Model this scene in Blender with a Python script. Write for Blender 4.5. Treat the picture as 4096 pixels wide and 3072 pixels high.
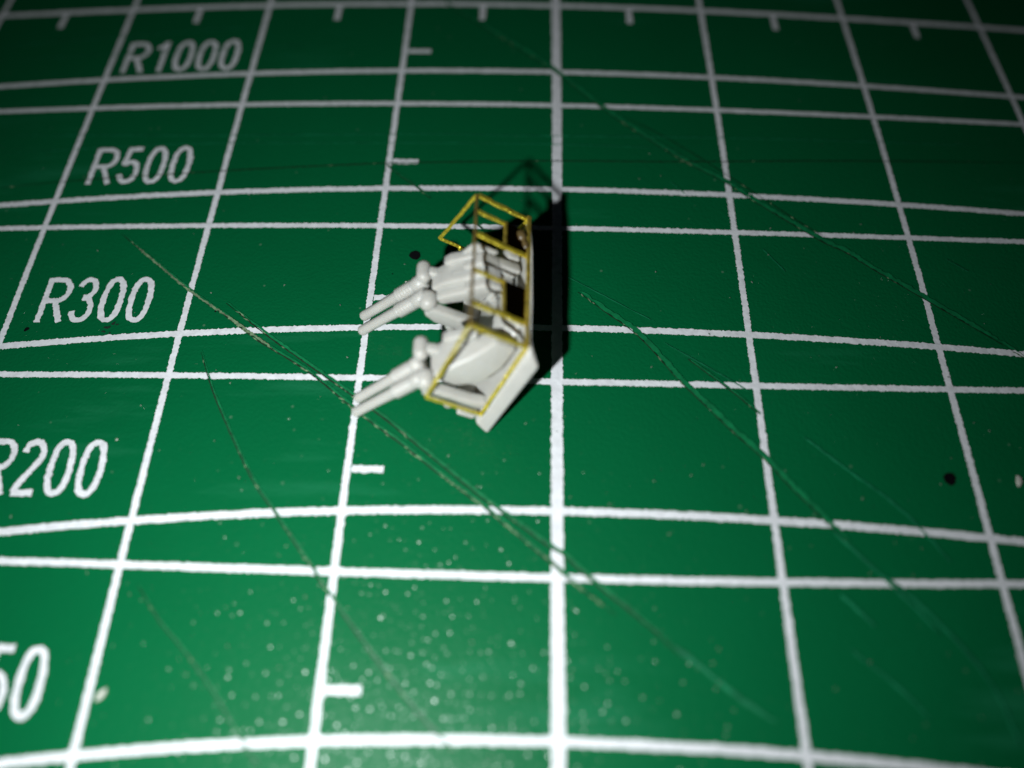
import bpy, bmesh, math, random
from mathutils import Vector, Matrix
import numpy as np

random.seed(7)
rng = np.random.default_rng(7)
MM = 0.001
for o in list(bpy.data.objects):
    bpy.data.objects.remove(o)
scn = bpy.context.scene
COL = scn.collection

# ------------------------------------------------------------------ camera
F_PX = 3166.66                       # focal length in photo pixels (4096 wide)
CAM = np.array([-1.64326, -9.99011, 34.85943])       # mm above the mat
RC = np.array([[0.99964539, -0.02144, 0.0157932],
               [0.02643173, 0.87093593, -0.4906852],
               [-0.00323458, 0.49092864, 0.87119378]])
cd = bpy.data.cameras.new('camera')
cam = bpy.data.objects.new('camera', cd)
COL.objects.link(cam)
m4 = Matrix([[RC[r][c] for c in range(3)] + [CAM[r] * MM] for r in range(3)] + [[0, 0, 0, 1]])
cam.matrix_world = m4
cd.sensor_fit = 'HORIZONTAL'
cd.sensor_width = 36.0
cd.lens = 36.0 * F_PX / 4096.0
cd.clip_start = 0.001
cd.clip_end = 10.0
cd.dof.use_dof = True
cd.dof.focus_distance = 0.0425
cd.dof.aperture_fstop = cd.lens / 1.8          # 1.8 mm entrance pupil
scn.camera = cam

# ------------------------------------------------------------------ world, flash lamp, exposure
w = bpy.data.worlds.new('World')
scn.world = w
w.use_nodes = True
w.node_tree.nodes['Background'].inputs[0].default_value = (0.6, 0.75, 1.0, 1)
w.node_tree.nodes['Background'].inputs[1].default_value = 0.004
FLASH = np.array([-12.4, -12.456, 27.106])
ld = bpy.data.lights.new('phone_flash', 'SPOT')
ld.energy = 0.074
ld.color = (0.93, 0.98, 1.0)
ld.shadow_soft_size = 0.0009
ld.spot_size = math.radians(134)
ld.spot_blend = 1.0
lamp = bpy.data.objects.new('phone_flash', ld)
COL.objects.link(lamp)
lamp.location = FLASH * MM
aim = np.array([-9.0, 5.5, 0.0]) - FLASH
lamp.rotation_euler = Vector(aim).to_track_quat('-Z', 'Y').to_euler()
scn.view_settings.view_transform = 'Standard'
scn.view_settings.look = 'None'
scn.view_settings.exposure = 0.0
scn.view_settings.gamma = 1.0
scn.render.engine = 'CYCLES'

# ------------------------------------------------------------------ materials
def new_mat(name):
    m = bpy.data.materials.new(name)
    m.use_nodes = True
    nt = m.node_tree
    return m, nt, nt.nodes['Principled BSDF']

def N(nt, kind, **kw):
    n = nt.nodes.new(kind)
    for k, v in kw.items():
        setattr(n, k, v)
    return n

def coords(nt, scale=1000.0):
    g = N(nt, 'ShaderNodeNewGeometry')
    v = N(nt, 'ShaderNodeVectorMath', operation='SCALE')
    nt.links.new(g.outputs['Position'], v.inputs[0])
    v.inputs['Scale'].default_value = scale
    return v.outputs[0]                       # position in mm

def noise(nt, vec, scale, detail=2.0, rough=0.5):
    n = N(nt, 'ShaderNodeTexNoise')
    nt.links.new(vec, n.inputs['Vector'])
    n.inputs['Scale'].default_value = scale
    n.inputs['Detail'].default_value = detail
    n.inputs['Roughness'].default_value = rough
    return n.outputs['Fac']

def ramp(nt, fac, stops):
    r = N(nt, 'ShaderNodeValToRGB')
    nt.links.new(fac, r.inputs['Fac'])
    el = r.color_ramp.elements
    while len(el) < len(stops):
        el.new(0.5)
    for e, (p, c) in zip(el, stops):
        e.position = p
        e.color = (*c, 1) if len(c) == 3 else c
    return r.outputs['Color']

def mixc(nt, fac, a, b, mode='MIX'):
    n = N(nt, 'ShaderNodeMix', data_type='RGBA', blend_type=mode)
    if isinstance(fac, float): n.inputs[0].default_value = fac
    else: nt.links.new(fac, n.inputs[0])
    for s, v in ((6, a), (7, b)):
        if isinstance(v, tuple): n.inputs[s].default_value = (*v, 1)
        else: nt.links.new(v, n.inputs[s])
    return n.outputs[2]

def bump(nt, bsdf, h, dist, strength=1.0, prev=None):
    b = N(nt, 'ShaderNodeBump')
    b.inputs['Strength'].default_value = strength
    b.inputs['Distance'].default_value = dist
    nt.links.new(h, b.inputs['Height'])
    if prev is not None: nt.links.new(prev, b.inputs['Normal'])
    nt.links.new(b.outputs[0], bsdf.inputs['Normal'])
    return b.outputs[0]

def mat_green():
    m, nt, p = new_mat('mat_green_pvc')
    v = coords(nt)
    big = noise(nt, v, 0.09, 3.0)
    base = ramp(nt, big, [(0.3, (0.0008, 0.100, 0.031)), (0.7, (0.0010, 0.122, 0.039))])
    fine = noise(nt, v, 2.2, 3.0)
    base = mixc(nt, fine, base, (0.0009, 0.110, 0.0345))
    # pale scuffs, stretched along one knife direction
    mp = N(nt, 'ShaderNodeMapping')
    mp.inputs['Rotation'].default_value = (0, 0, math.radians(48))
    mp.inputs['Scale'].default_value = (0.16, 1.5, 1)
    nt.links.new(v, mp.inputs['Vector'])
    sc = noise(nt, mp.outputs[0], 0.55, 4.0, 0.62)
    patch = noise(nt, v, 0.07, 1.0)
    mul = N(nt, 'ShaderNodeMath', operation='MULTIPLY')
    nt.links.new(sc, mul.inputs[0]); nt.links.new(patch, mul.inputs[1])
    scf = ramp(nt, mul.outputs[0], [(0.34, (0, 0, 0)), (0.52, (0.45, 0.45, 0.45))])
    base = mixc(nt, scf, base, (0.02, 0.20, 0.095))
    # dust specks
    vo = N(nt, 'ShaderNodeTexVoronoi'); vo.inputs['Scale'].default_value = 0.55
    nt.links.new(v, vo.inputs['Vector'])
    sp = ramp(nt, vo.outputs['Distance'], [(0.03, (0.25, 0.25, 0.25)), (0.05, (0, 0, 0))])
    base = mixc(nt, sp, base, (0.22, 0.32, 0.24))
    nt.links.new(base, p.inputs['Base Color'])
    p.inputs['Roughness'].default_value = 0.42
    p.inputs['Specular IOR Level'].default_value = 0.10
    h2 = noise(nt, v, 6.0, 2.0)
    bump(nt, p, h2, 0.000028, 1.0)
    # embossed pebble grain: every pebble is a tiny dome in a thin glossy skin
    p.inputs['Coat Roughness'].default_value = 0.20
    vg = N(nt, 'ShaderNodeTexVoronoi'); vg.inputs['Scale'].default_value = 2.9
    nt.links.new(v, vg.inputs['Vector'])
    sq = N(nt, 'ShaderNodeMath', operation='MULTIPLY')
    nt.links.new(vg.outputs['Distance'], sq.inputs[0]); nt.links.new(vg.outputs['Distance'], sq.inputs[1])
    sx = N(nt, 'ShaderNodeSeparateColor'); nt.links.new(vg.outputs['Color'], sx.inputs[0])
    am = N(nt, 'ShaderNodeMath', operation='MULTIPLY_ADD'); am.inputs[1].default_value = -1.3; am.inputs[2].default_value = -0.25
    nt.links.new(sx.outputs[0], am.inputs[0])
    hh = N(nt, 'ShaderNodeMath', operation='MULTIPLY')
    nt.links.new(sq.outputs[0], hh.inputs[0]); nt.links.new(am.outputs[0], hh.inputs[1])
    pw = N(nt, 'ShaderNodeMath', operation='POWER'); pw.inputs[1].default_value = 3.0
    nt.links.new(sx.outputs[1], pw.inputs[0])
    cw = N(nt, 'ShaderNodeMath', operation='MULTIPLY_ADD'); cw.inputs[1].default_value = 0.40; cw.inputs[2].default_value = 0.03
    nt.links.new(pw.outputs[0], cw.inputs[0])
    nt.links.new(cw.outputs[0], p.inputs['Coat Weight'])
    b1 = N(nt, 'ShaderNodeBump')
    b1.inputs['Strength'].default_value = 1.0
    b1.inputs['Distance'].default_value = 0.000075
    nt.links.new(hh.outputs[0], b1.inputs['Height'])
    nt.links.new(b1.outputs[0], p.inputs['Coat Normal'])
    return m

def plain(name, col, rough=0.5, var=0.12, nscale=1.5, bdist=0.00002, bscale=5.0, metallic=0.0, sss=0.0, spec=0.5):
    m, nt, p = new_mat(name)
    v = coords(nt)
    f = noise(nt, v, nscale, 3.0)
    lo = tuple(c * (1 - var) for c in col); hi = tuple(min(1, c * (1 + var)) for c in col)
    c = ramp(nt, f, [(0.3, lo), (0.7, hi)])
    nt.links.new(c, p.inputs['Base Color'])
    p.inputs['Roughness'].default_value = rough
    p.inputs['Metallic'].default_value = metallic
    p.inputs['Specular IOR Level'].default_value = spec
    if sss:
        p.inputs['Subsurface Weight'].default_value = sss
        p.inputs['Subsurface Radius'].default_value = (0.4, 0.32, 0.26)
        p.inputs['Subsurface Scale'].default_value = 0.0008
    if bdist:
        bump(nt, p, noise(nt, v, bscale, 2.0), bdist)
    return m

M_MAT = mat_green()
M_WHITE = plain('white_print', (0.76, 0.77, 0.79), 0.55, 0.10, 2.5, 0.00003, 3.0, spec=0.3)
M_SLIT = plain('cut_slit', (0.002, 0.020, 0.004), 0.7, 0.4, 3.0, 0)
M_LIP = plain('cut_lip', (0.003, 0.165, 0.055), 0.45, 0.25, 2.0, 0.00003, 4.0)
M_FRAY = plain('cut_fray', (0.16, 0.24, 0.13), 0.7, 0.5, 3.0, 0)
M_FAINT = plain('faint_scratch', (0.006, 0.175, 0.072), 0.5, 0.3, 0.8, 0)
M_INK = plain('black_ink', (0.003, 0.003, 0.004), 0.7, 0.2, 2.0, 0, spec=0.1)
M_SMUDGE = plain('dark_smudge', (0.006, 0.02, 0.012), 0.7, 0.2, 2.0, 0)
M_FLAKE = plain('pale_flake', (0.55, 0.55, 0.48), 0.6, 0.15, 2.0, 0)
M_RESIN = plain('grey_white_resin', (0.50, 0.49, 0.45), 0.36, 0.05, 1.2, 0.000018, 3.0, sss=0.6)
M_BRASS = plain('etched_brass', (0.93, 0.70, 0.06), 0.38, 0.22, 5.0, 0.00008, 8.0, metallic=0.68)
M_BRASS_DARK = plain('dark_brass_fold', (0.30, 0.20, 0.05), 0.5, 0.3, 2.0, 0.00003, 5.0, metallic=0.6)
M_BRASS_DULL = plain('dull_brass', (0.50, 0.38, 0.06), 0.5, 0.4, 3.0, 0.00005, 5.0, metallic=0.6)
M_PANEL = plain('shaded_brass_sheet', (0.16, 0.085, 0.02), 0.22, 0.4, 0.9, 0.00001, 2.0, metallic=1.0)  # plain brass sheet, with its shade and dark reflection put into the colour

# ------------------------------------------------------------------ mat surface: shape and print positions
def sat(v, s): return s * np.tanh(v / s)

def zmat(x, y):                      # the mat is slightly domed
    X = sat(np.asarray(x, float), 70.0); Y = sat(np.asarray(y, float) - 20, 70.0)
    return -0.00124425 * X * X - 0.00072574 * Y * Y - 0.00039433 * X * Y

CX = [0.01159, 0.06367, -0.00989, -0.33817, 0.44307, 0.1279, -0.15528, -0.15078, 0.07455, -1.25726]
CY = [-0.1496, -0.0372, 0.34879, 0.58555, -0.0653, -0.12066, -0.31104, 0.73349, -1.24113, 0.52906]

def warp(x, y):                      # nominal print position -> place on the stretched, domed mat
    x = np.asarray(x, float); y = np.asarray(y, float)
    X = sat(x / 40, 1.4); Y = sat((y - 17) / 35, 1.4)
    k = 0; dx = 0; dy = 0
    for i in range(4):
        for j in range(4 - i):
            f = X ** i * Y ** j
            dx = dx + CX[k] * f; dy = dy + CY[k] * f; k += 1
    return x + dx, y + dy

def px(u, v):                        # photo pixel -> point on the mat (mm)
    d = RC @ np.array([(u - 2048) / F_PX, -(v - 1536) / F_PX, -1.0])
    t = -CAM[2] / d[2]
    for _ in range(15):
        P = CAM + t * d
        t = (float(zmat(P[0], P[1])) - CAM[2]) / d[2]
    P = CAM + t * d
    return P[0], P[1]

# ------------------------------------------------------------------ object helpers
def link(name, me, material, parent=None, smooth=False):
    o = bpy.data.objects.new(name, me)
    COL.objects.link(o)
    if material is not None and not me.materials:
        me.materials.append(material)
    if parent is not None:
        o.parent = parent
    if smooth:
        me.polygons.foreach_set('use_smooth', [True] * len(me.polygons))
    return o

def pydata(name, verts, faces, material, parent=None, smooth=False):
    me = bpy.data.meshes.new(name)
    me.from_pydata([tuple(np.asarray(v) * MM) for v in verts], [], faces)
    me.update()
    return link(name, me, material, parent, smooth)

# ------------------------------------------------------------------ the cutting mat
X0, X1, Y0, Y1 = -80, 80, -40, 95
def build_mat():
    n, k = 80, 68
    xs = np.linspace(X0, X1, n + 1); ys = np.linspace(Y0, Y1, k + 1)
    V = []; F = []
    for y in ys:
        for x in xs: V.append((x, y, float(zmat(x, y))))
    o2 = len(V)
    for y in ys:
        for x in xs: V.append((x, y, float(zmat(x, y)) - 3.0))
    W = n + 1
    for j in range(k):
        for i in range(n):
            a = j * W + i
            F.append((a, a + 1, a + 1 + W, a + W))
            F.append((o2 + a, o2 + a + W, o2 + a + 1 + W, o2 + a + 1))
    for i in range(n):
        F.append((i, o2 + i, o2 + i + 1, i + 1))
        a = k * W + i; F.append((a, a + 1, o2 + a + 1, o2 + a))
    for j in range(k):
        a = j * W; F.append((a, a + W, o2 + a + W, o2 + a))
        a = j * W + n; F.append((a, o2 + a, o2 + a + W, a + W))
    return pydata('cutting_mat', V, F, M_MAT, None, True)
mat = build_mat()
mat['label'] = 'green self-healing cutting mat with white printed grid and knife cuts'
mat['category'] = 'cutting mat'

# knife cuts that lift and shift the print: filled below, used by the ribbons
def ribbon(name, pts, width, material, z, rag=0.05, step=0.1, parent=None, nominal=True, taper=False, dense=None):
    """flat ribbon along pts (mm), with an uneven edge, lying z mm above the mat"""
    P = [np.array(p, float) for p in pts]
    S = []
    for a, b in zip(P[:-1], P[1:]):
        n = max(1, int(np.linalg.norm(b - a) / step))
        for i in range(n): S.append(a + (b - a) * i / n)
    S.append(P[-1]); S = np.array(S)
    if nominal:
        wx, wy = warp(S[:, 0], S[:, 1]); S = np.c_[wx, wy]
    T = np.gradient(S, axis=0); T /= np.linalg.norm(T, axis=1)[:, None] + 1e-9
    Nn = np.c_[-T[:, 1], T[:, 0]]
    n = len(S)
    wv = np.full(n, width / 2)
    if taper:
        t = np.linspace(0, 1, n); wv = wv * np.minimum(1, np.minimum(t, 1 - t) * 8 + 0.15)
    low = np.interp(np.arange(n), np.arange(0, n + 12, 12), rng.normal(0, 0.12, len(np.arange(0, n + 12, 12))))
    ra = np.clip(rng.normal(0, 0.6, n) + low, -1.3, 1.3) * rag * width
    rb = np.clip(rng.normal(0, 0.6, n) - low, -1.3, 1.3) * rag * width
    A = S + Nn * (wv + ra)[:, None]; B = S - Nn * (wv + rb)[:, None]
    V = []
    for q in (A, B):
        zz = zmat(q[:, 0], q[:, 1]) + z
        V += [(a, b, c) for (a, b), c in zip(q, zz)]
    F = [(i, n + i, n + i + 1, i + 1) for i in range(n - 1)]
    return pydata(name, V, F, material, parent)

# --- printed grid
RAG = 0.095
for i in range(-7, 8):
    ribbon('grid_line', [(10 * i, Y0 + 5), (10 * i, Y1 - 5)], 0.57 if i == 0 else 0.335, M_WHITE, 0.020, RAG * (0.6 if i == 0 else 1), 0.08, mat)
for j in range(-3, 9):
    ribbon('grid_line', [(X0 + 5, 10 * j), (X1 - 5, 10 * j)], 0.44 if j == 4 else 0.335, M_WHITE, 0.028, RAG, 0.08, mat)
for R, y in ((1000, 33.118), (500, 22.929), (300, 13.228), (200, 3.117), (150, -6.67)):
    pts = []
    for x in np.arange(X0 + 5, X1 - 4.9, 1.0):
        pts.append((x, y - R + math.sqrt(R * R - x * x)))
    ribbon('radius_arc', pts, 0.37, M_WHITE, 0.036, RAG, 0.08, mat)
for i in range(-7, 7):
    ribbon('tick_mark', [(10 * i + 5, 39.76), (10 * i + 5, 38.3)], 0.40, M_WHITE, 0.024, 0.12, 0.11, mat)
for j in range(-3, 8):
    ribbon('tick_mark', [(-9.8, 10 * j + 5), (-8.25, 10 * j + 5)], 0.36, M_WHITE, 0.024, 0.12, 0.11, mat)

# --- printed radius figures: condensed upright single-stroke letters, cell 1.0 wide x 2.4 high
def ell(cx, cy, rx, ry, a0, a1, n=18):
    return [(cx + rx * math.cos(math.radians(a0 + (a1 - a0) * i / n)), cy + ry * math.sin(math.radians(a0 + (a1 - a0) * i / n))) for i in range(n + 1)]
def sup(cx, cy, rx, ry, n=40):
    out = []
    for i in range(n + 1):
        t = 2 * math.pi * i / n; c, s = math.cos(t), math.sin(t)
        out.append((cx + rx * math.copysign(abs(c) ** 0.8, c), cy + ry * math.copysign(abs(s) ** 0.88, s)))
    return out
GL = {
 'R': [[(0.0, 0.0), (0.0, 3.0)],
       [(0.0, 2.86), (0.72, 2.86)] + ell(0.72, 2.15, 0.56, 0.71, 90, -90)[1:] + [(0.0, 1.44)],
       [(0.62, 1.44), (1.26, 0.0)]],
 '0': [sup(0.56, 1.5, 0.50, 1.37)],
 '1': [[(0.72, 0.0), (0.72, 3.0)], [(0.72, 2.85), (0.50, 2.55), (0.16, 2.30)]],
 '2': [ell(0.56, 2.2, 0.5, 0.66, 172, -18) + [(0.80, 1.55), (0.30, 0.75), (0.06, 0.16)], [(0.02, 0.14), (1.12, 0.14)]],
 '3': [ell(0.54, 2.26, 0.46, 0.60, 168, -80) + [(0.42, 1.66)], [(0.42, 1.64)] + ell(0.54, 0.86, 0.52, 0.74, 82, -170)],
 '5': [[(1.04, 2.86), (0.24, 2.86), (0.10, 1.62)] + ell(0.54, 0.98, 0.52, 0.82, 128, -166)],
}
def figure(text, xl, yb):
    V = []; F = []
    x = xl
    zi = 0
    for ch in text:
        for st in GL[ch]:
            P = [np.array(p) + (x, yb) for p in st]
            closed = np.linalg.norm(P[0] - P[-1]) < 1e-6
            S = []
            for a, b in zip(P[:-1], P[1:]):
                n = max(1, int(np.linalg.norm(b - a) / 0.09))
                for q in range(n): S.append(a + (b - a) * q / n)
            S.append(P[-1]); S = np.array(S)
            if closed:
                T = np.roll(S[:-1], -1, 0) - np.roll(S[:-1], 1, 0); T = np.r_[T, T[:1]]
            else:
                T = np.gradient(S, axis=0)
            T /= np.linalg.norm(T, axis=1)[:, None] + 1e-9
            Nn = np.c_[-T[:, 1], T[:, 0]]
            n = len(S); hw = 0.165
            ra = np.clip(rng.normal(0, 0.024, n), -0.05, 0.05); rb = np.clip(rng.normal(0, 0.024, n), -0.05, 0.05)
            if closed: ra[-1] = ra[0]; rb[-1] = rb[0]
            A = S + Nn * (hw + ra)[:, None]; B = S - Nn * (hw + rb)[:, None]
            k0 = len(V)
            z = 0.020 + 0.006 * (zi % 3); zi += 1
            for q in (A, B):
                wx, wy = warp(q[:, 0], q[:, 1])
                V += list(zip(wx, wy, zmat(wx, wy) + z))
            F += [(k0 + i, k0 + n + i, k0 + n + i + 1, k0 + i + 1) for i in range(n - 1)]
        x += 1.78 if ch == 'R' else (1.60)
    return pydata('printed_figure', V, F, M_WHITE, mat)
figure('R1000', -28.95, 33.35)
figure('R500', -28.35, 23.35)
figure('R300', -28.30, 13.30)
figure('R200', -28.25, 3.24)
figure('R150', -28.30, -6.75)

# --- knife cuts, given along the photograph and laid on the mat
def D(*pts): return [px(a * 1.85172, b * 1.85172) for a, b in pts]      # from a 2212-wide view
def Fu(*pts): return [px(a, b) for a, b in pts]
def smoothline(P):
    P = np.array(P); out = []
    n = len(P)
    for i in range(n - 1):
        p0 = P[max(i - 1, 0)]; p1 = P[i]; p2 = P[i + 1]; p3 = P[min(i + 2, n - 1)]
        for t in np.linspace(0, 1, 10, endpoint=False):
            out.append(0.5 * ((2 * p1) + (-p0 + p2) * t + (2 * p0 - 5 * p1 + 4 * p2 - p3) * t * t + (-p0 + 3 * p1 - 3 * p2 + p3) * t ** 3))
    out.append(P[-1])
    return out
zc = [0.044]
def cut(P, width=0.09, lip=0.16, side=1, fray=0.0, faint=False):
    if not faint: width *= 0.68; lip *= 0.8
    P = smoothline(P); zc[0] += 0.0015
    if faint:
        return ribbon('faint_scratch', P, width, M_FAINT, zc[0], 0.3, 0.2, mat, False, True)
    S = np.array(P); T = np.gradient(S, axis=0); T /= np.linalg.norm(T, axis=1)[:, None] + 1e-9
    off = np.c_[-T[:, 1], T[:, 0]] * side * (width + lip) / 2
    c = ribbon('knife_cut', P, width, M_SLIT, zc[0], 0.18, 0.12, mat, False, True)
    if lip > 0:
        ribbon('raised_lip', list(S + off), lip, M_LIP, zc[0] - 0.0006, 0.2, 0.12, c, False, True)
    if fray > 0:                                     # pale torn fibres along the slit
        V = []; Fc = []
        n = len(S); L = np.linalg.norm(S[-1] - S[0])
        for _ in range(int(L * 2.5 * fray)):
            i = rng.integers(0, n - 1); t = rng.random(); q = S[i] * (1 - t) + S[i + 1] * t
            q = q + rng.normal(0, width * 0.35, 2); d = T[i] * rng.uniform(0.06, 0.22); e = np.array([-T[i][1], T[i][0]]) * rng.uniform(0.02, 0.05)
            d = d + e * rng.normal(0, 0.8)
            k0 = len(V)
            for pnt in (q - d, q + e, q + d, q - e):
                V.append((pnt[0], pnt[1], float(zmat(*pnt)) + zc[0] + 0.004))
            Fc.append((k0, k0 + 1, k0 + 2, k0 + 3))
        if V:
            f = pydata('torn_fibre', V, Fc, M_FRAY, c); f['kind'] = 'stuff'
    return c
cutA = D((265, 508), (405, 625), (490, 685), (560, 738), (660, 800), (745, 868), (800, 912), (870, 962), (930, 1010), (1039, 1092), (1110, 1150), (1183, 1211), (1237, 1259), (1330, 1330))
cut(cutA, 0.11, 0.14, 1, 1.0)
ribbon('pale_scar', smoothline(D((285, 524), (405, 625), (490, 683), (600, 762))), 0.10, M_FRAY, 0.070, 0.4, 0.1, mat, False, True)
cut(D((489, 656), (571, 721), (660, 785), (755, 851), (830, 905), (900, 962), (1000, 1043), (1063, 1092), (1186, 1181), (1219, 1202), (1288, 1263), (1390, 1345), (1480, 1427)), 0.11, 0.17, 1, 0.25)
cut(D((434, 759), (461, 848), (506, 954), (547, 1039), (591, 1104), (636, 1171), (711, 1283), (765, 1360), (807, 1417), (885, 1519), (954, 1598), (985, 1625)), 0.10, 0.10, 1, 0.35)
cut(Fu((551, 2338), (633, 2478), (721, 2585), (800, 2690), (873, 2800), (940, 2920), (1000, 3016), (1040, 3072)), 0.07, 0.08, 1, 0.12)
cut(Fu((1735, -10), (1950, 120), (2202, 278), (2399, 430), (2570, 545), (2740, 650), (2892, 728), (3012, 806), (3278, 964), (3374, 1009), (3486, 1077), (3708, 1206), (4000, 1377), (4110, 1445)), 0.09, 0.36, 1, 0.25)
cut(Fu((2500, 470), (2696, 572), (2905, 702), (3025, 780), (3183, 882), (3300, 950)), 0.05, 0.0, 1, 0.15)
cut(Fu((2311, 1171), (2420, 1250), (2517, 1317), (2600, 1395), (2706, 1514), (2800, 1605), (2920, 1720), (3057, 1842), (3160, 1950), (3263, 2050), (3400, 2190)), 0.08, 0.35, 1, 0.25)
cut(Fu((2748, 1437), (2877, 1531), (2960, 1595), (3040, 1662)), 0.09, 0.12, 1, 0.1)
cut(Fu((1545, 661), (1600, 705), (1654, 742), (1722, 797)), 0.09, 0.10, 1, 0.3)
cut(Fu((1900, 896), (1955, 938), (2010, 980)), 0.09, 0.08, 1, 0.0)
cut(Fu((-20, 757), (250, 730), (600, 704), (886, 687), (1390, 662), (1545, 656), (2222, 647), (2740, 650), (3580, 648), (4110, 655)), 0.10, 0.0, 1, 0.08)
for pts, wd in (
    (((0, 620), (700, 580), (1390, 575), (2200, 580), (2760, 600)), 0.10), (((0, 545), (900, 545), (1800, 540), (2300, 548), (4000, 590)), 0.12),
    (((2230, 1090), (2500, 1230), (2620, 1290)), 0.10), (((2650, 1370), (2880, 1500), (3000, 1570)), 0.10),
    (((3050, 1000), (3140, 1090)), 0.12), (((2680, 730), (2740, 780)), 0.12),
    (((3210, 1750), (3400, 1890), (3600, 2040), (3800, 2250)), 0.22), (((3330, 2130), (3560, 2340), (3760, 2540)), 0.25),
    (((3480, 2270), (3700, 2440), (3950, 2720), (4080, 2990)), 0.28), (((3400, 2600), (3600, 2760), (3720, 2880)), 0.22),
    (((3360, 2380), (3500, 2510)), 0.28), (((2690, 2580), (2900, 2750), (3100, 2890)), 0.35), (((3780, 1040), (3870, 1090)), 0.1),
    (((0, 190), (500, 150), (1050, 110)), 0.15), (((0, 245), (600, 215), (1300, 185)), 0.12)):
    cut(Fu(*pts), wd * 0.5, faint=True)

# --- ink spots, smudges
def blot(name, c, r, material, z=0.05, squash=1.0, n=26, rag=0.06):
    x, y = px(*c)
    ph = rng.random(4) * 6.28
    V = [(x, y, float(zmat(x, y)) + z + 0.004)]
    for i in range(n):
        a = 2 * math.pi * i / n
        rr = r * (1 + rag * (math.sin(2 * a + ph[0]) + 0.7 * math.sin(3 * a + ph[1]) + 0.5 * math.sin(7 * a + ph[2])))
        q = (x + rr * math.cos(a), y + rr * math.sin(a) * squash)
        V.append((*q, float(zmat(*q)) + z))
    return pydata(name, V, [(0, 1 + i, 1 + (i + 1) % n) for i in range(n)], material, mat)
blot('ink_spot', (1660, 1023), 0.31, M_INK)
blot('ink_spot', (3797, 1917), 0.31, M_INK, rag=0.08)
blot('ink_spot', (108, 1319), 0.13, M_INK, rag=0.15)
blot('ink_spot', (1570, 1098), 0.035, M_INK)
blot('ink_spot', (862, 1248), 0.05, M_INK, rag=0.2)
for c, r in (((430, 1312), 0.14), ((455, 1296), 0.11), ((415, 1328), 0.09), ((440, 1334), 0.06), ((470, 1300), 0.07)):
    blot('ink_smudge', c, r, M_SMUDGE, 0.05, 0.7, 22, 0.35)

# --- loose debris lying on the mat
def flake(c, sx, sy, rot, label, h=0.06):
    x, y = px(*c); z0 = float(zmat(x, y)) + 0.05
    V = []; n = 7
    pr = [(sx * math.cos(2 * math.pi * i / n) * rng.uniform(0.7, 1.1), sy * math.sin(2 * math.pi * i / n) * rng.uniform(0.7, 1.1)) for i in range(n)]
    ca, sa = math.cos(rot), math.sin(rot)
    for z in (0, h):
        for a, b in pr:
            k = 1 if z == 0 else 0.75
            V.append(((a * ca - b * sa) * k, (a * sa + b * ca) * k, z))
    F = [tuple(range(n - 1, -1, -1)), tuple(range(n, 2 * n))] + [(i, (i + 1) % n, n + (i + 1) % n, n + i) for i in range(n)]
    o = pydata('plastic_flake', V, F, M_FLAKE)
    o.location = (x * MM, y * MM, z0 * MM)
    o['label'] = label; o['category'] = 'flake'
    return o
flake((407, 2778), 0.34, 0.15, 1.05, 'pale plastic flake on green beside the R150 figure')
flake((4072, 1925), 0.42, 0.16, 1.35, 'long pale flake near the black spot by the grid line')
flake((470, 1760), 0.09, 0.05, 0.6, 'tiny pale crumb beside the last zero of R200', 0.03)
flake((1625, 1130), 0.07, 0.05, 0.2, 'tiny pale crumb near the far muzzle pair and black spot', 0.03)
V = []; Fc = []
for _ in range(170):                                  # fine dust and plastic crumbs
    u, v = rng.uniform(0, 4096), 3072 * rng.random() ** 0.8
    x, y = px(u, v); s = rng.uniform(0.02, 0.055); a = rng.uniform(0, 3.14); z = float(zmat(x, y)) + 0.075
    k0 = len(V)
    for i, (e, f) in enumerate(((1.5, 0), (0, 0.7), (-1.5, 0), (0, -0.7))):
        V.append((x + s * (e * math.cos(a) - f * math.sin(a)), y + s * (e * math.sin(a) + f * math.cos(a)), z + (0.01 if i % 2 else 0)))
    Fc.append((k0, k0 + 1, k0 + 2, k0 + 3))
dust = pydata('dust', V, Fc, plain('dust_grey', (0.20, 0.26, 0.20), 0.7, 0.4, 2.0, 0))
dust['kind'] = 'stuff'; dust['label'] = 'fine pale dust specks scattered over the green mat'; dust['category'] = 'dust'

# ------------------------------------------------------------------ the model gun mount (model axes: forward, along rear rail, up from the deck)
BM = np.array([[-0.58353129, -0.00701827, -0.81206033],
               [0.00878027, 0.99984968, -0.01495058],
               [-0.81204319, 0.01585424, 0.58338195]])
T0 = np.array([-1.575, 9.24, 4.192])
BASE = np.array([-5.0, 11.0, 0.0]); BASE[2] = float(zmat(BASE[0], BASE[1]))
mount = bpy.data.objects.new('model_gun_mount', None)
COL.objects.link(mount)
mount.location = BASE * MM
mount.empty_display_size = 0.002
mount['label'] = 'tipped grey-white resin model of two twin guns with brass railing'
mount['category'] = 'model gun'

def W3(p): return (T0 + BM @ np.asarray(p, float) - BASE) * MM
def from_bm(name, bm, material, parent, smooth=True):
    for v in bm.verts: v.co = Vector(W3(v.co))
    bmesh.ops.recalc_face_normals(bm, faces=bm.faces[:])
    me = bpy.data.meshes.new(name); bm.to_mesh(me); bm.free()
    o = link(name, me, material, parent, smooth)
    return o

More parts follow.
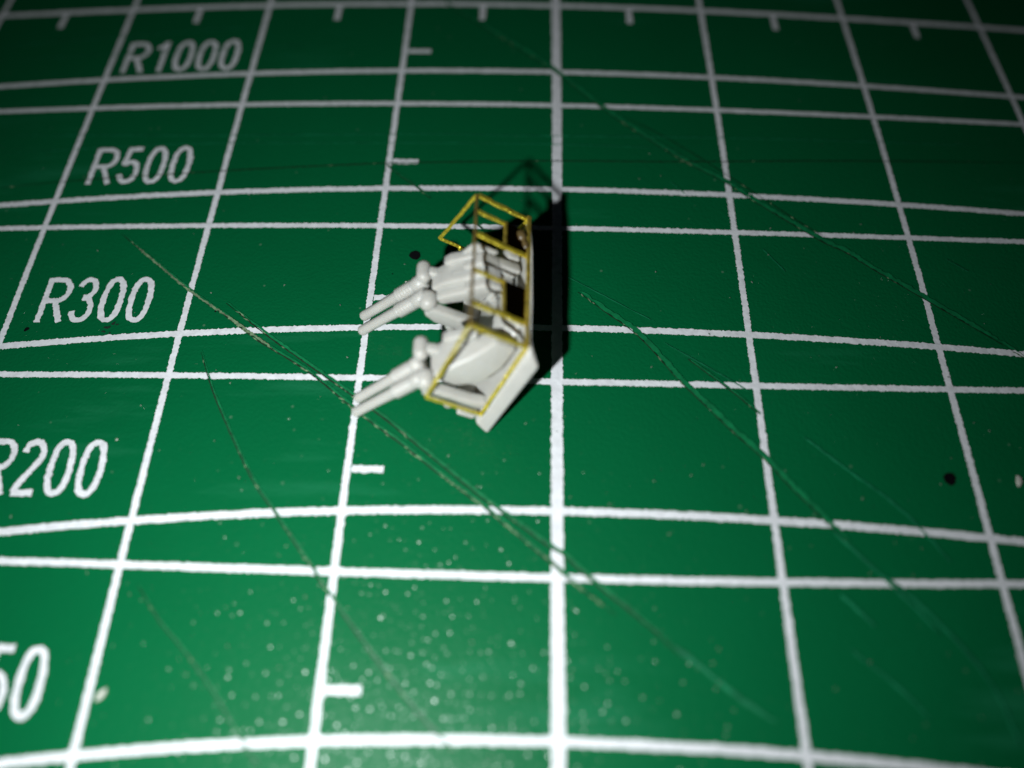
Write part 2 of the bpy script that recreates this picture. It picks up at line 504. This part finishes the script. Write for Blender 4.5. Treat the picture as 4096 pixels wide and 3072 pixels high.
def lathe(bm, a, b, prof, n=20):
    """revolve (t, r) pairs about the axis a->b; t in mm from a"""
    a = Vector(a); b = Vector(b); ax = (b - a).normalized()
    e1 = ax.orthogonal().normalized(); e2 = ax.cross(e1)
    rings = []
    for t, r in prof:
        c = a + ax * t
        if r < 1e-5: rings.append([bm.verts.new(c)])
        else: rings.append([bm.verts.new(c + e1 * (r * math.cos(2 * math.pi * i / n)) + e2 * (r * math.sin(2 * math.pi * i / n))) for i in range(n)])
    for p, q in zip(rings[:-1], rings[1:]):
        for i in range(n):
            j = (i + 1) % n
            if len(p) == 1: bm.faces.new((p[0], q[j], q[i]))
            elif len(q) == 1: bm.faces.new((p[i], p[j], q[0]))
            else: bm.faces.new((p[i], p[j], q[j], q[i]))

def capsule(bm, a, b, r, n=18, k=5):
    L = (Vector(b) - Vector(a)).length
    prof = [(r - r * math.cos(i * math.pi / 2 / k), r * math.sin(i * math.pi / 2 / k)) for i in range(k + 1)]
    prof += [(L - r + r * math.sin(i * math.pi / 2 / k), r * math.cos(i * math.pi / 2 / k)) for i in range(k + 1)]
    prof[0] = (0, 0); prof[-1] = (L, 0)
    lathe(bm, a, b, prof, n)

def prism(bm, poly, b0, b1, bev=0.12, seg=3, taper=1.0, axis='b'):
    """polygon in (f,u) swept along b  (axis 'b')  or in (f,b) swept along u (axis 'u')"""
    tb = bmesh.new()
    c = np.mean(np.array(poly), 0)
    lo = []; hi = []
    for p in poly:
        q = c + (np.array(p) - c) * taper
        if axis == 'b': lo.append(tb.verts.new((p[0], b0, p[1]))); hi.append(tb.verts.new((q[0], b1, q[1])))
        else: lo.append(tb.verts.new((p[0], p[1], b0))); hi.append(tb.verts.new((q[0], q[1], b1)))
    n = len(poly)
    tb.faces.new(lo); tb.faces.new(hi[::-1])
    for i in range(n): tb.faces.new((lo[i], hi[i], hi[(i + 1) % n], lo[(i + 1) % n]))
    bmesh.ops.recalc_face_normals(tb, faces=tb.faces[:])
    if bev: bmesh.ops.bevel(tb, geom=tb.edges[:], offset=bev, segments=seg, profile=0.5, affect='EDGES', clamp_overlap=True)
    tmp = bpy.data.meshes.new('tmp'); tb.to_mesh(tmp); tb.free()
    bm.from_mesh(tmp); bpy.data.meshes.remove(tmp)

# --- deck plate: undercut towards the rear, chamfered near side
bm = bmesh.new()
top = [(-0.18, -0.22), (4.3, -2.25), (4.6, -0.8), (4.62, 6.0), (4.5, 7.7), (-0.18, 7.65), (-0.34, 5.4), (-0.36, 2.4), (-0.28, 0.7)]
bot = [(0.15, -0.72), (4.45, -2.62), (4.64, -0.9), (4.64, 6.0), (4.5, 7.8), (1.2, 7.6), (1.0, 5.4), (1.0, 2.4), (1.0, 0.7)]
tv = [bm.verts.new((f, b, -0.06)) for f, b in top]; bv = [bm.verts.new((f, b, -0.92)) for f, b in bot]
bm.faces.new(tv); bm.faces.new(bv[::-1])
nk = len(top)
for i in range(nk): bm.faces.new((tv[i], bv[i], bv[(i + 1) % nk], tv[(i + 1) % nk]))
bmesh.ops.recalc_face_normals(bm, faces=bm.faces[:])
bmesh.ops.bevel(bm, geom=bm.edges[:], offset=0.22, segments=5, profile=0.5, affect='EDGES', clamp_overlap=True)
deck = from_bm('deck_plate', bm, M_RESIN, mount)
bm = bmesh.new()
lathe(bm, (2.1, 2.4, -0.1), (2.1, 2.4, 1.0), [(0, 0), (0.0, 1.9), (0.25, 1.85), (0.35, 1.6), (0.6, 1.5), (0.7, 1.3), (0.7, 0)], 40)
from_bm('turntable', bm, M_RESIN, mount)

bm = bmesh.new()
prism(bm, [(4.30, -0.12), (4.60, -0.12), (4.58, 0.85), (4.36, 0.85)], -1.9, 7.3, 0.1, 3)
from_bm('front_coaming', bm, M_RESIN, mount)

def twin_gun(off, barrels, far=False):
    of, ob, ou = off
    S = lambda f, b, u: (f + of, b + ob, u + ou)
    PF = lambda poly: [(f + of, u + ou) for f, u in poly]
    # barrels: muzzle to breech
    for (rf, mf) in barrels:
        a = Vector(mf); b = Vector(rf); L = (b - a).length
        bm = bmesh.new()
        lathe(bm, a, b, [(0.0, 0), (0.0, 0.10), (0.02, 0.20), (0.10, 0.262), (0.25, 0.272), (0.6, 0.258), (1.6, 0.262), (2.75, 0.285), (3.9, 0.34), (4.1, 0.40), (L, 0.40), (L, 0)], 24)
        br = from_bm('barrel', bm, M_RESIN, mount)
        bm = bmesh.new()
        pr = [(2.72, 0.27)]
        for k in range(6):
            t = 2.75 + k * 0.19
            pr += [(t, 0.335), (t + 0.05, 0.375), (t + 0.10, 0.375), (t + 0.15, 0.34)]
        pr += [(3.95, 0.31)]
        lathe(bm, a, b, pr, 24)
        from_bm('recoil_spring', bm, M_RESIN, br)
    # receiver with its loading tray
    bm = bmesh.new()
    if far:
        prism(bm, PF([(3.5, 3.15), (2.7, 2.95), (0.75, 1.7), (0.75, 0.75), (2.3, 1.25), (3.5, 1.95)]), -0.62 + ob, 0.62 + ob, 0.16, 4)
    else:
        st = [(3.65, 3.05, 1.5, -1.0), (2.65, 2.8, 0.6, -0.95), (1.65, 2.05, 0.2, -0.52), (0.65, 1.35, 0.1, 0.08)]
        R4 = [[bm.verts.new(S(f, bn, ub)), bm.verts.new(S(f, bn, ut - 0.12)), bm.verts.new(S(f, 0.68, ut)), bm.verts.new(S(f, 0.68, ub))] for f, ut, ub, bn in st]
        for p4, q4 in zip(R4[:-1], R4[1:]):
            for i in range(4): bm.faces.new((p4[i], p4[(i + 1) % 4], q4[(i + 1) % 4], q4[i]))
        bm.faces.new(R4[0][::-1]); bm.faces.new(R4[-1])
        bmesh.ops.recalc_face_normals(bm, faces=bm.faces[:])
        bmesh.ops.bevel(bm, geom=bm.edges[:], offset=0.15, segments=4, profile=0.5, affect='EDGES', clamp_overlap=True)
    rc = from_bm('receiver', bm, M_RESIN, mount)
    if far:
        bm = bmesh.new()
        prism(bm, PF([(3.75, 2.95), (2.9, 2.5), (1.5, 1.6), (1.5, 1.0), (2.6, 1.35), (3.75, 2.3)]), -1.02 + ob, -0.5 + ob, 0.12, 3)
        from_bm('recoil_housing', bm, M_RESIN, rc)
        bm = bmesh.new()
        prism(bm, PF([(3.0, 3.0), (2.2, 2.65), (0.9, 1.8), (0.9, 1.4), (2.4, 2.1), (3.0, 2.5)]), -0.25 + ob, 0.1 + ob, 0.08, 3)
        from_bm('feed_guide', bm, M_RESIN, rc)
    bm = bmesh.new()
    prism(bm, PF([(2.45, 3.1), (2.0, 2.98), (0.9, 2.15), (1.3, 1.8), (2.45, 2.3)]), 0.30 + ob, 0.85 + ob, 0.1, 3)
    from_bm('loading_tray', bm, M_RESIN, rc)
    if far:                                            # the ammunition side, seen through the railing
        bm = bmesh.new()
        prism(bm, PF([(2.75, 2.75), (0.55, 2.55), (0.45, 1.2), (2.6, 2.1)]), 0.6 + ob, 0.85 + ob, 0.09, 3)
        from_bm('side_shield', bm, M_RESIN, rc)
        for poly, q0, q1 in (([(1.7, 2.55), (0.6, 1.95), (0.45, 1.0), (1.6, 1.4)], -0.15, 0.6), ([(1.5, 1.1), (0.5, 1.25), (0.3, -0.1), (1.7, -0.1)], -0.05, 0.6),
                             ([(2.0, 2.25), (0.85, 1.55), (0.7, 0.7), (2.0, 1.2)], -1.15, -0.45), ([(1.5, 0.75), (0.55, 0.55), (0.4, -0.1), (1.6, -0.1)], 0.75, 1.5), ([(2.2, 0.8), (1.0, 0.9), (0.8, -0.1), (2.4, -0.1)], -1.0, 0.0)):
            bm = bmesh.new()
            prism(bm, PF(poly), q0 + ob, q1 + ob, 0.17, 4, 0.9)
            from_bm('ammunition_bin', bm, M_RESIN, rc)
    # trunnion: rounded drum on one side, rounded knuckle on the other
    bm = bmesh.new()
    capsule(bm, S(3.6, -0.25, 3.5), S(3.6, 1.0, 3.56), 0.36)
    from_bm('equilibrator_drum', bm, M_RESIN, mount)
    bm = bmesh.new()
    prism(bm, PF([(3.75, 3.5), (3.2, 3.4), (2.9, 2.6), (3.5, 2.5)]), 0.1 + ob, 0.6 + ob, 0.12, 3)
    from_bm('drum_arm', bm, M_RESIN, mount)
    bm = bmesh.new()
    capsule(bm, S(3.8, -1.6, 3.0), S(3.75, -0.5, 3.12), 0.45)
    from_bm('trunnion_knuckle', bm, M_RESIN, mount)
    # side bracket standing on the deck
    bm = bmesh.new()
    prism(bm, PF([(4.3, 3.0), (3.65, 3.0), (3.6, 2.2), (3.5, 0.6), (3.3, -0.1), (4.5, -0.1), (4.4, 0.6), (4.62, 2.2)]), -1.62 + ob, -1.02 + ob, 0.18, 4)
    bk = from_bm('side_bracket', bm, M_RESIN, mount)
    bm = bmesh.new()
    capsule(bm, S(4.2, -1.35, 1.5), S(4.95, -1.35, 1.1), 0.26)
    from_bm('bracket_knob', bm, M_RESIN, bk)
    bm = bmesh.new()
    prism(bm, PF([(3.8, 3.2), (3.3, 3.2), (2.7, -0.1), (3.9, -0.1)]), 0.2 + ob, 0.6 + ob, 0.14, 3)
    from_bm('side_bracket', bm, M_RESIN, mount)

twin_gun((0, 0, 0), [((3.7, -0.25, 3.35), (8.0, -0.84, 4.57)), ((3.7, -1.0, 3.2), (8.0, -1.62, 4.6))])
twin_gun((0.0, 4.32, 0.2), [((3.7, 4.35, 3.55), (8.2, 4.04, 4.75)), ((3.7, 3.5, 3.4), (8.2, 3.13, 4.75))], True)

# --- etched brass railing
Wd, H = 7.43, 3.08
P = dict(P6=(0, 0, 0), P5=(0, 0, H), P4=(0, Wd, 0), P1=(0, Wd, H), P8=(3.68, -2.0, 0), P7=(3.68, -2.0, H - 0.08), P3=(3.72, 7.27, 0), P2=(3.72, 7.27, H - 0.15))
def bar(name, a, b, nrm, parent, wd=0.25, th=0.13, jit=0.02, material=None):
    """flat etched strip a->b lying in the face whose normal is nrm, slightly uneven along its edges"""
    a = Vector(a); b = Vector(b); d = (b - a); L = d.length; d.normalize()
    nr = Vector(nrm); nr = (nr - d * nr.dot(d)).normalized(); s = d.cross(nr)
    bm = bmesh.new(); n = max(3, int(L / 0.3)); rings = []
    for i in range(n + 1):
        c = a + d * (L * i / n) + s * random.gauss(0, jit * 0.5) + nr * random.gauss(0, jit * 0.4)
        w2 = wd / 2 * (1 + random.gauss(0, 0.06)); t2 = th / 2
        ch = 0.3
        sec = [(w2, -t2 * ch), (w2, t2 * ch), (w2 * 0.72, t2), (-w2 * 0.72, t2), (-w2, t2 * ch), (-w2, -t2 * ch), (-w2 * 0.72, -t2), (w2 * 0.72, -t2)]
        rings.append([bm.verts.new(c + s * x + nr * y) for x, y in sec])
    for p, q in zip(rings[:-1], rings[1:]):
        for i in range(8): bm.faces.new((p[i], p[(i + 1) % 8], q[(i + 1) % 8], q[i]))
    bm.faces.new(rings[0][::-1]); bm.faces.new(rings[-1])
    return from_bm(name, bm, material or M_BRASS, parent, False)
BK = (1, 0, 0); SD = (0.48, 0.88, 0); UPV = (0, 0, 1)
rail = bar('brass_railing', P['P1'], P['P5'], BK, mount, 0.13, 0.13, 0.015, M_BRASS_DARK)
bar('bottom_rail', (-0.10, 7.55, 0.03), (-0.08, 0, 0.03), BK, rail, 0.24, 0.13, 0.02, M_BRASS_DULL)
for bb in (Wd, 5.1, 1.22, 0.0):
    bar('post', (0.0, bb, 0.11), (0.0, bb, H - 0.11), BK, rail, 0.27)
for b0, b1 in ((6.48, 5.1), (3.03, 1.22)):
    bar('half_post', (0.0, b0, 1.4), (0.0, b0, H - 0.11), BK, rail, 0.21)
    bar('mid_rail', (0.0, b0 + 0.12, 1.36), (0.0, b1 + 0.13, 1.36), BK, rail, 0.17, 0.13, 0.02, M_BRASS_DULL)
    bm = bmesh.new()
    prism(bm, [(-0.04, 0.1), (0.03, 0.1), (0.03, 1.28), (-0.04, 1.28)], b1 + 0.13, b0 + 0.10, 0)
    from_bm('shield_panel', bm, M_PANEL, rail, False)
bar('side_rail', P['P5'], P['P7'], SD, rail, 0.16)
bar('side_post', P['P7'], (3.68, -2.0, 0.0), SD, rail, 0.16)
bar('side_bottom_rail', P['P6'], P['P8'], SD, rail, 0.18)
bar('side_rail', P['P1'], P['P2'], (0, 1, 0), rail, 0.18)
bar('side_post', P['P2'], (3.72, 7.27, 0.0), (0, 1, 0), rail, 0.18)
bar('side_bottom_rail', P['P4'], P['P3'], (0, 1, 0), rail, 0.18)
bm = bmesh.new()
capsule(bm, (0.02, 6.5, 0.55), (0.0, 5.9, 0.3), 0.27, 14, 4)
capsule(bm, (0.02, 6.0, 0.3), (-0.02, 5.5, 0.05), 0.2, 14, 4)
from_bm('glue_residue', bm, plain('brown_glue', (0.11, 0.075, 0.028), 0.35, 0.35, 1.5, 0.00004, 3.0), rail)
bm = bmesh.new()
capsule(bm, (3.62, 7.27, 1.75), (3.9, 7.2, 1.6), 0.1, 10, 3)
from_bm('cut_burr', bm, M_BRASS, rail)
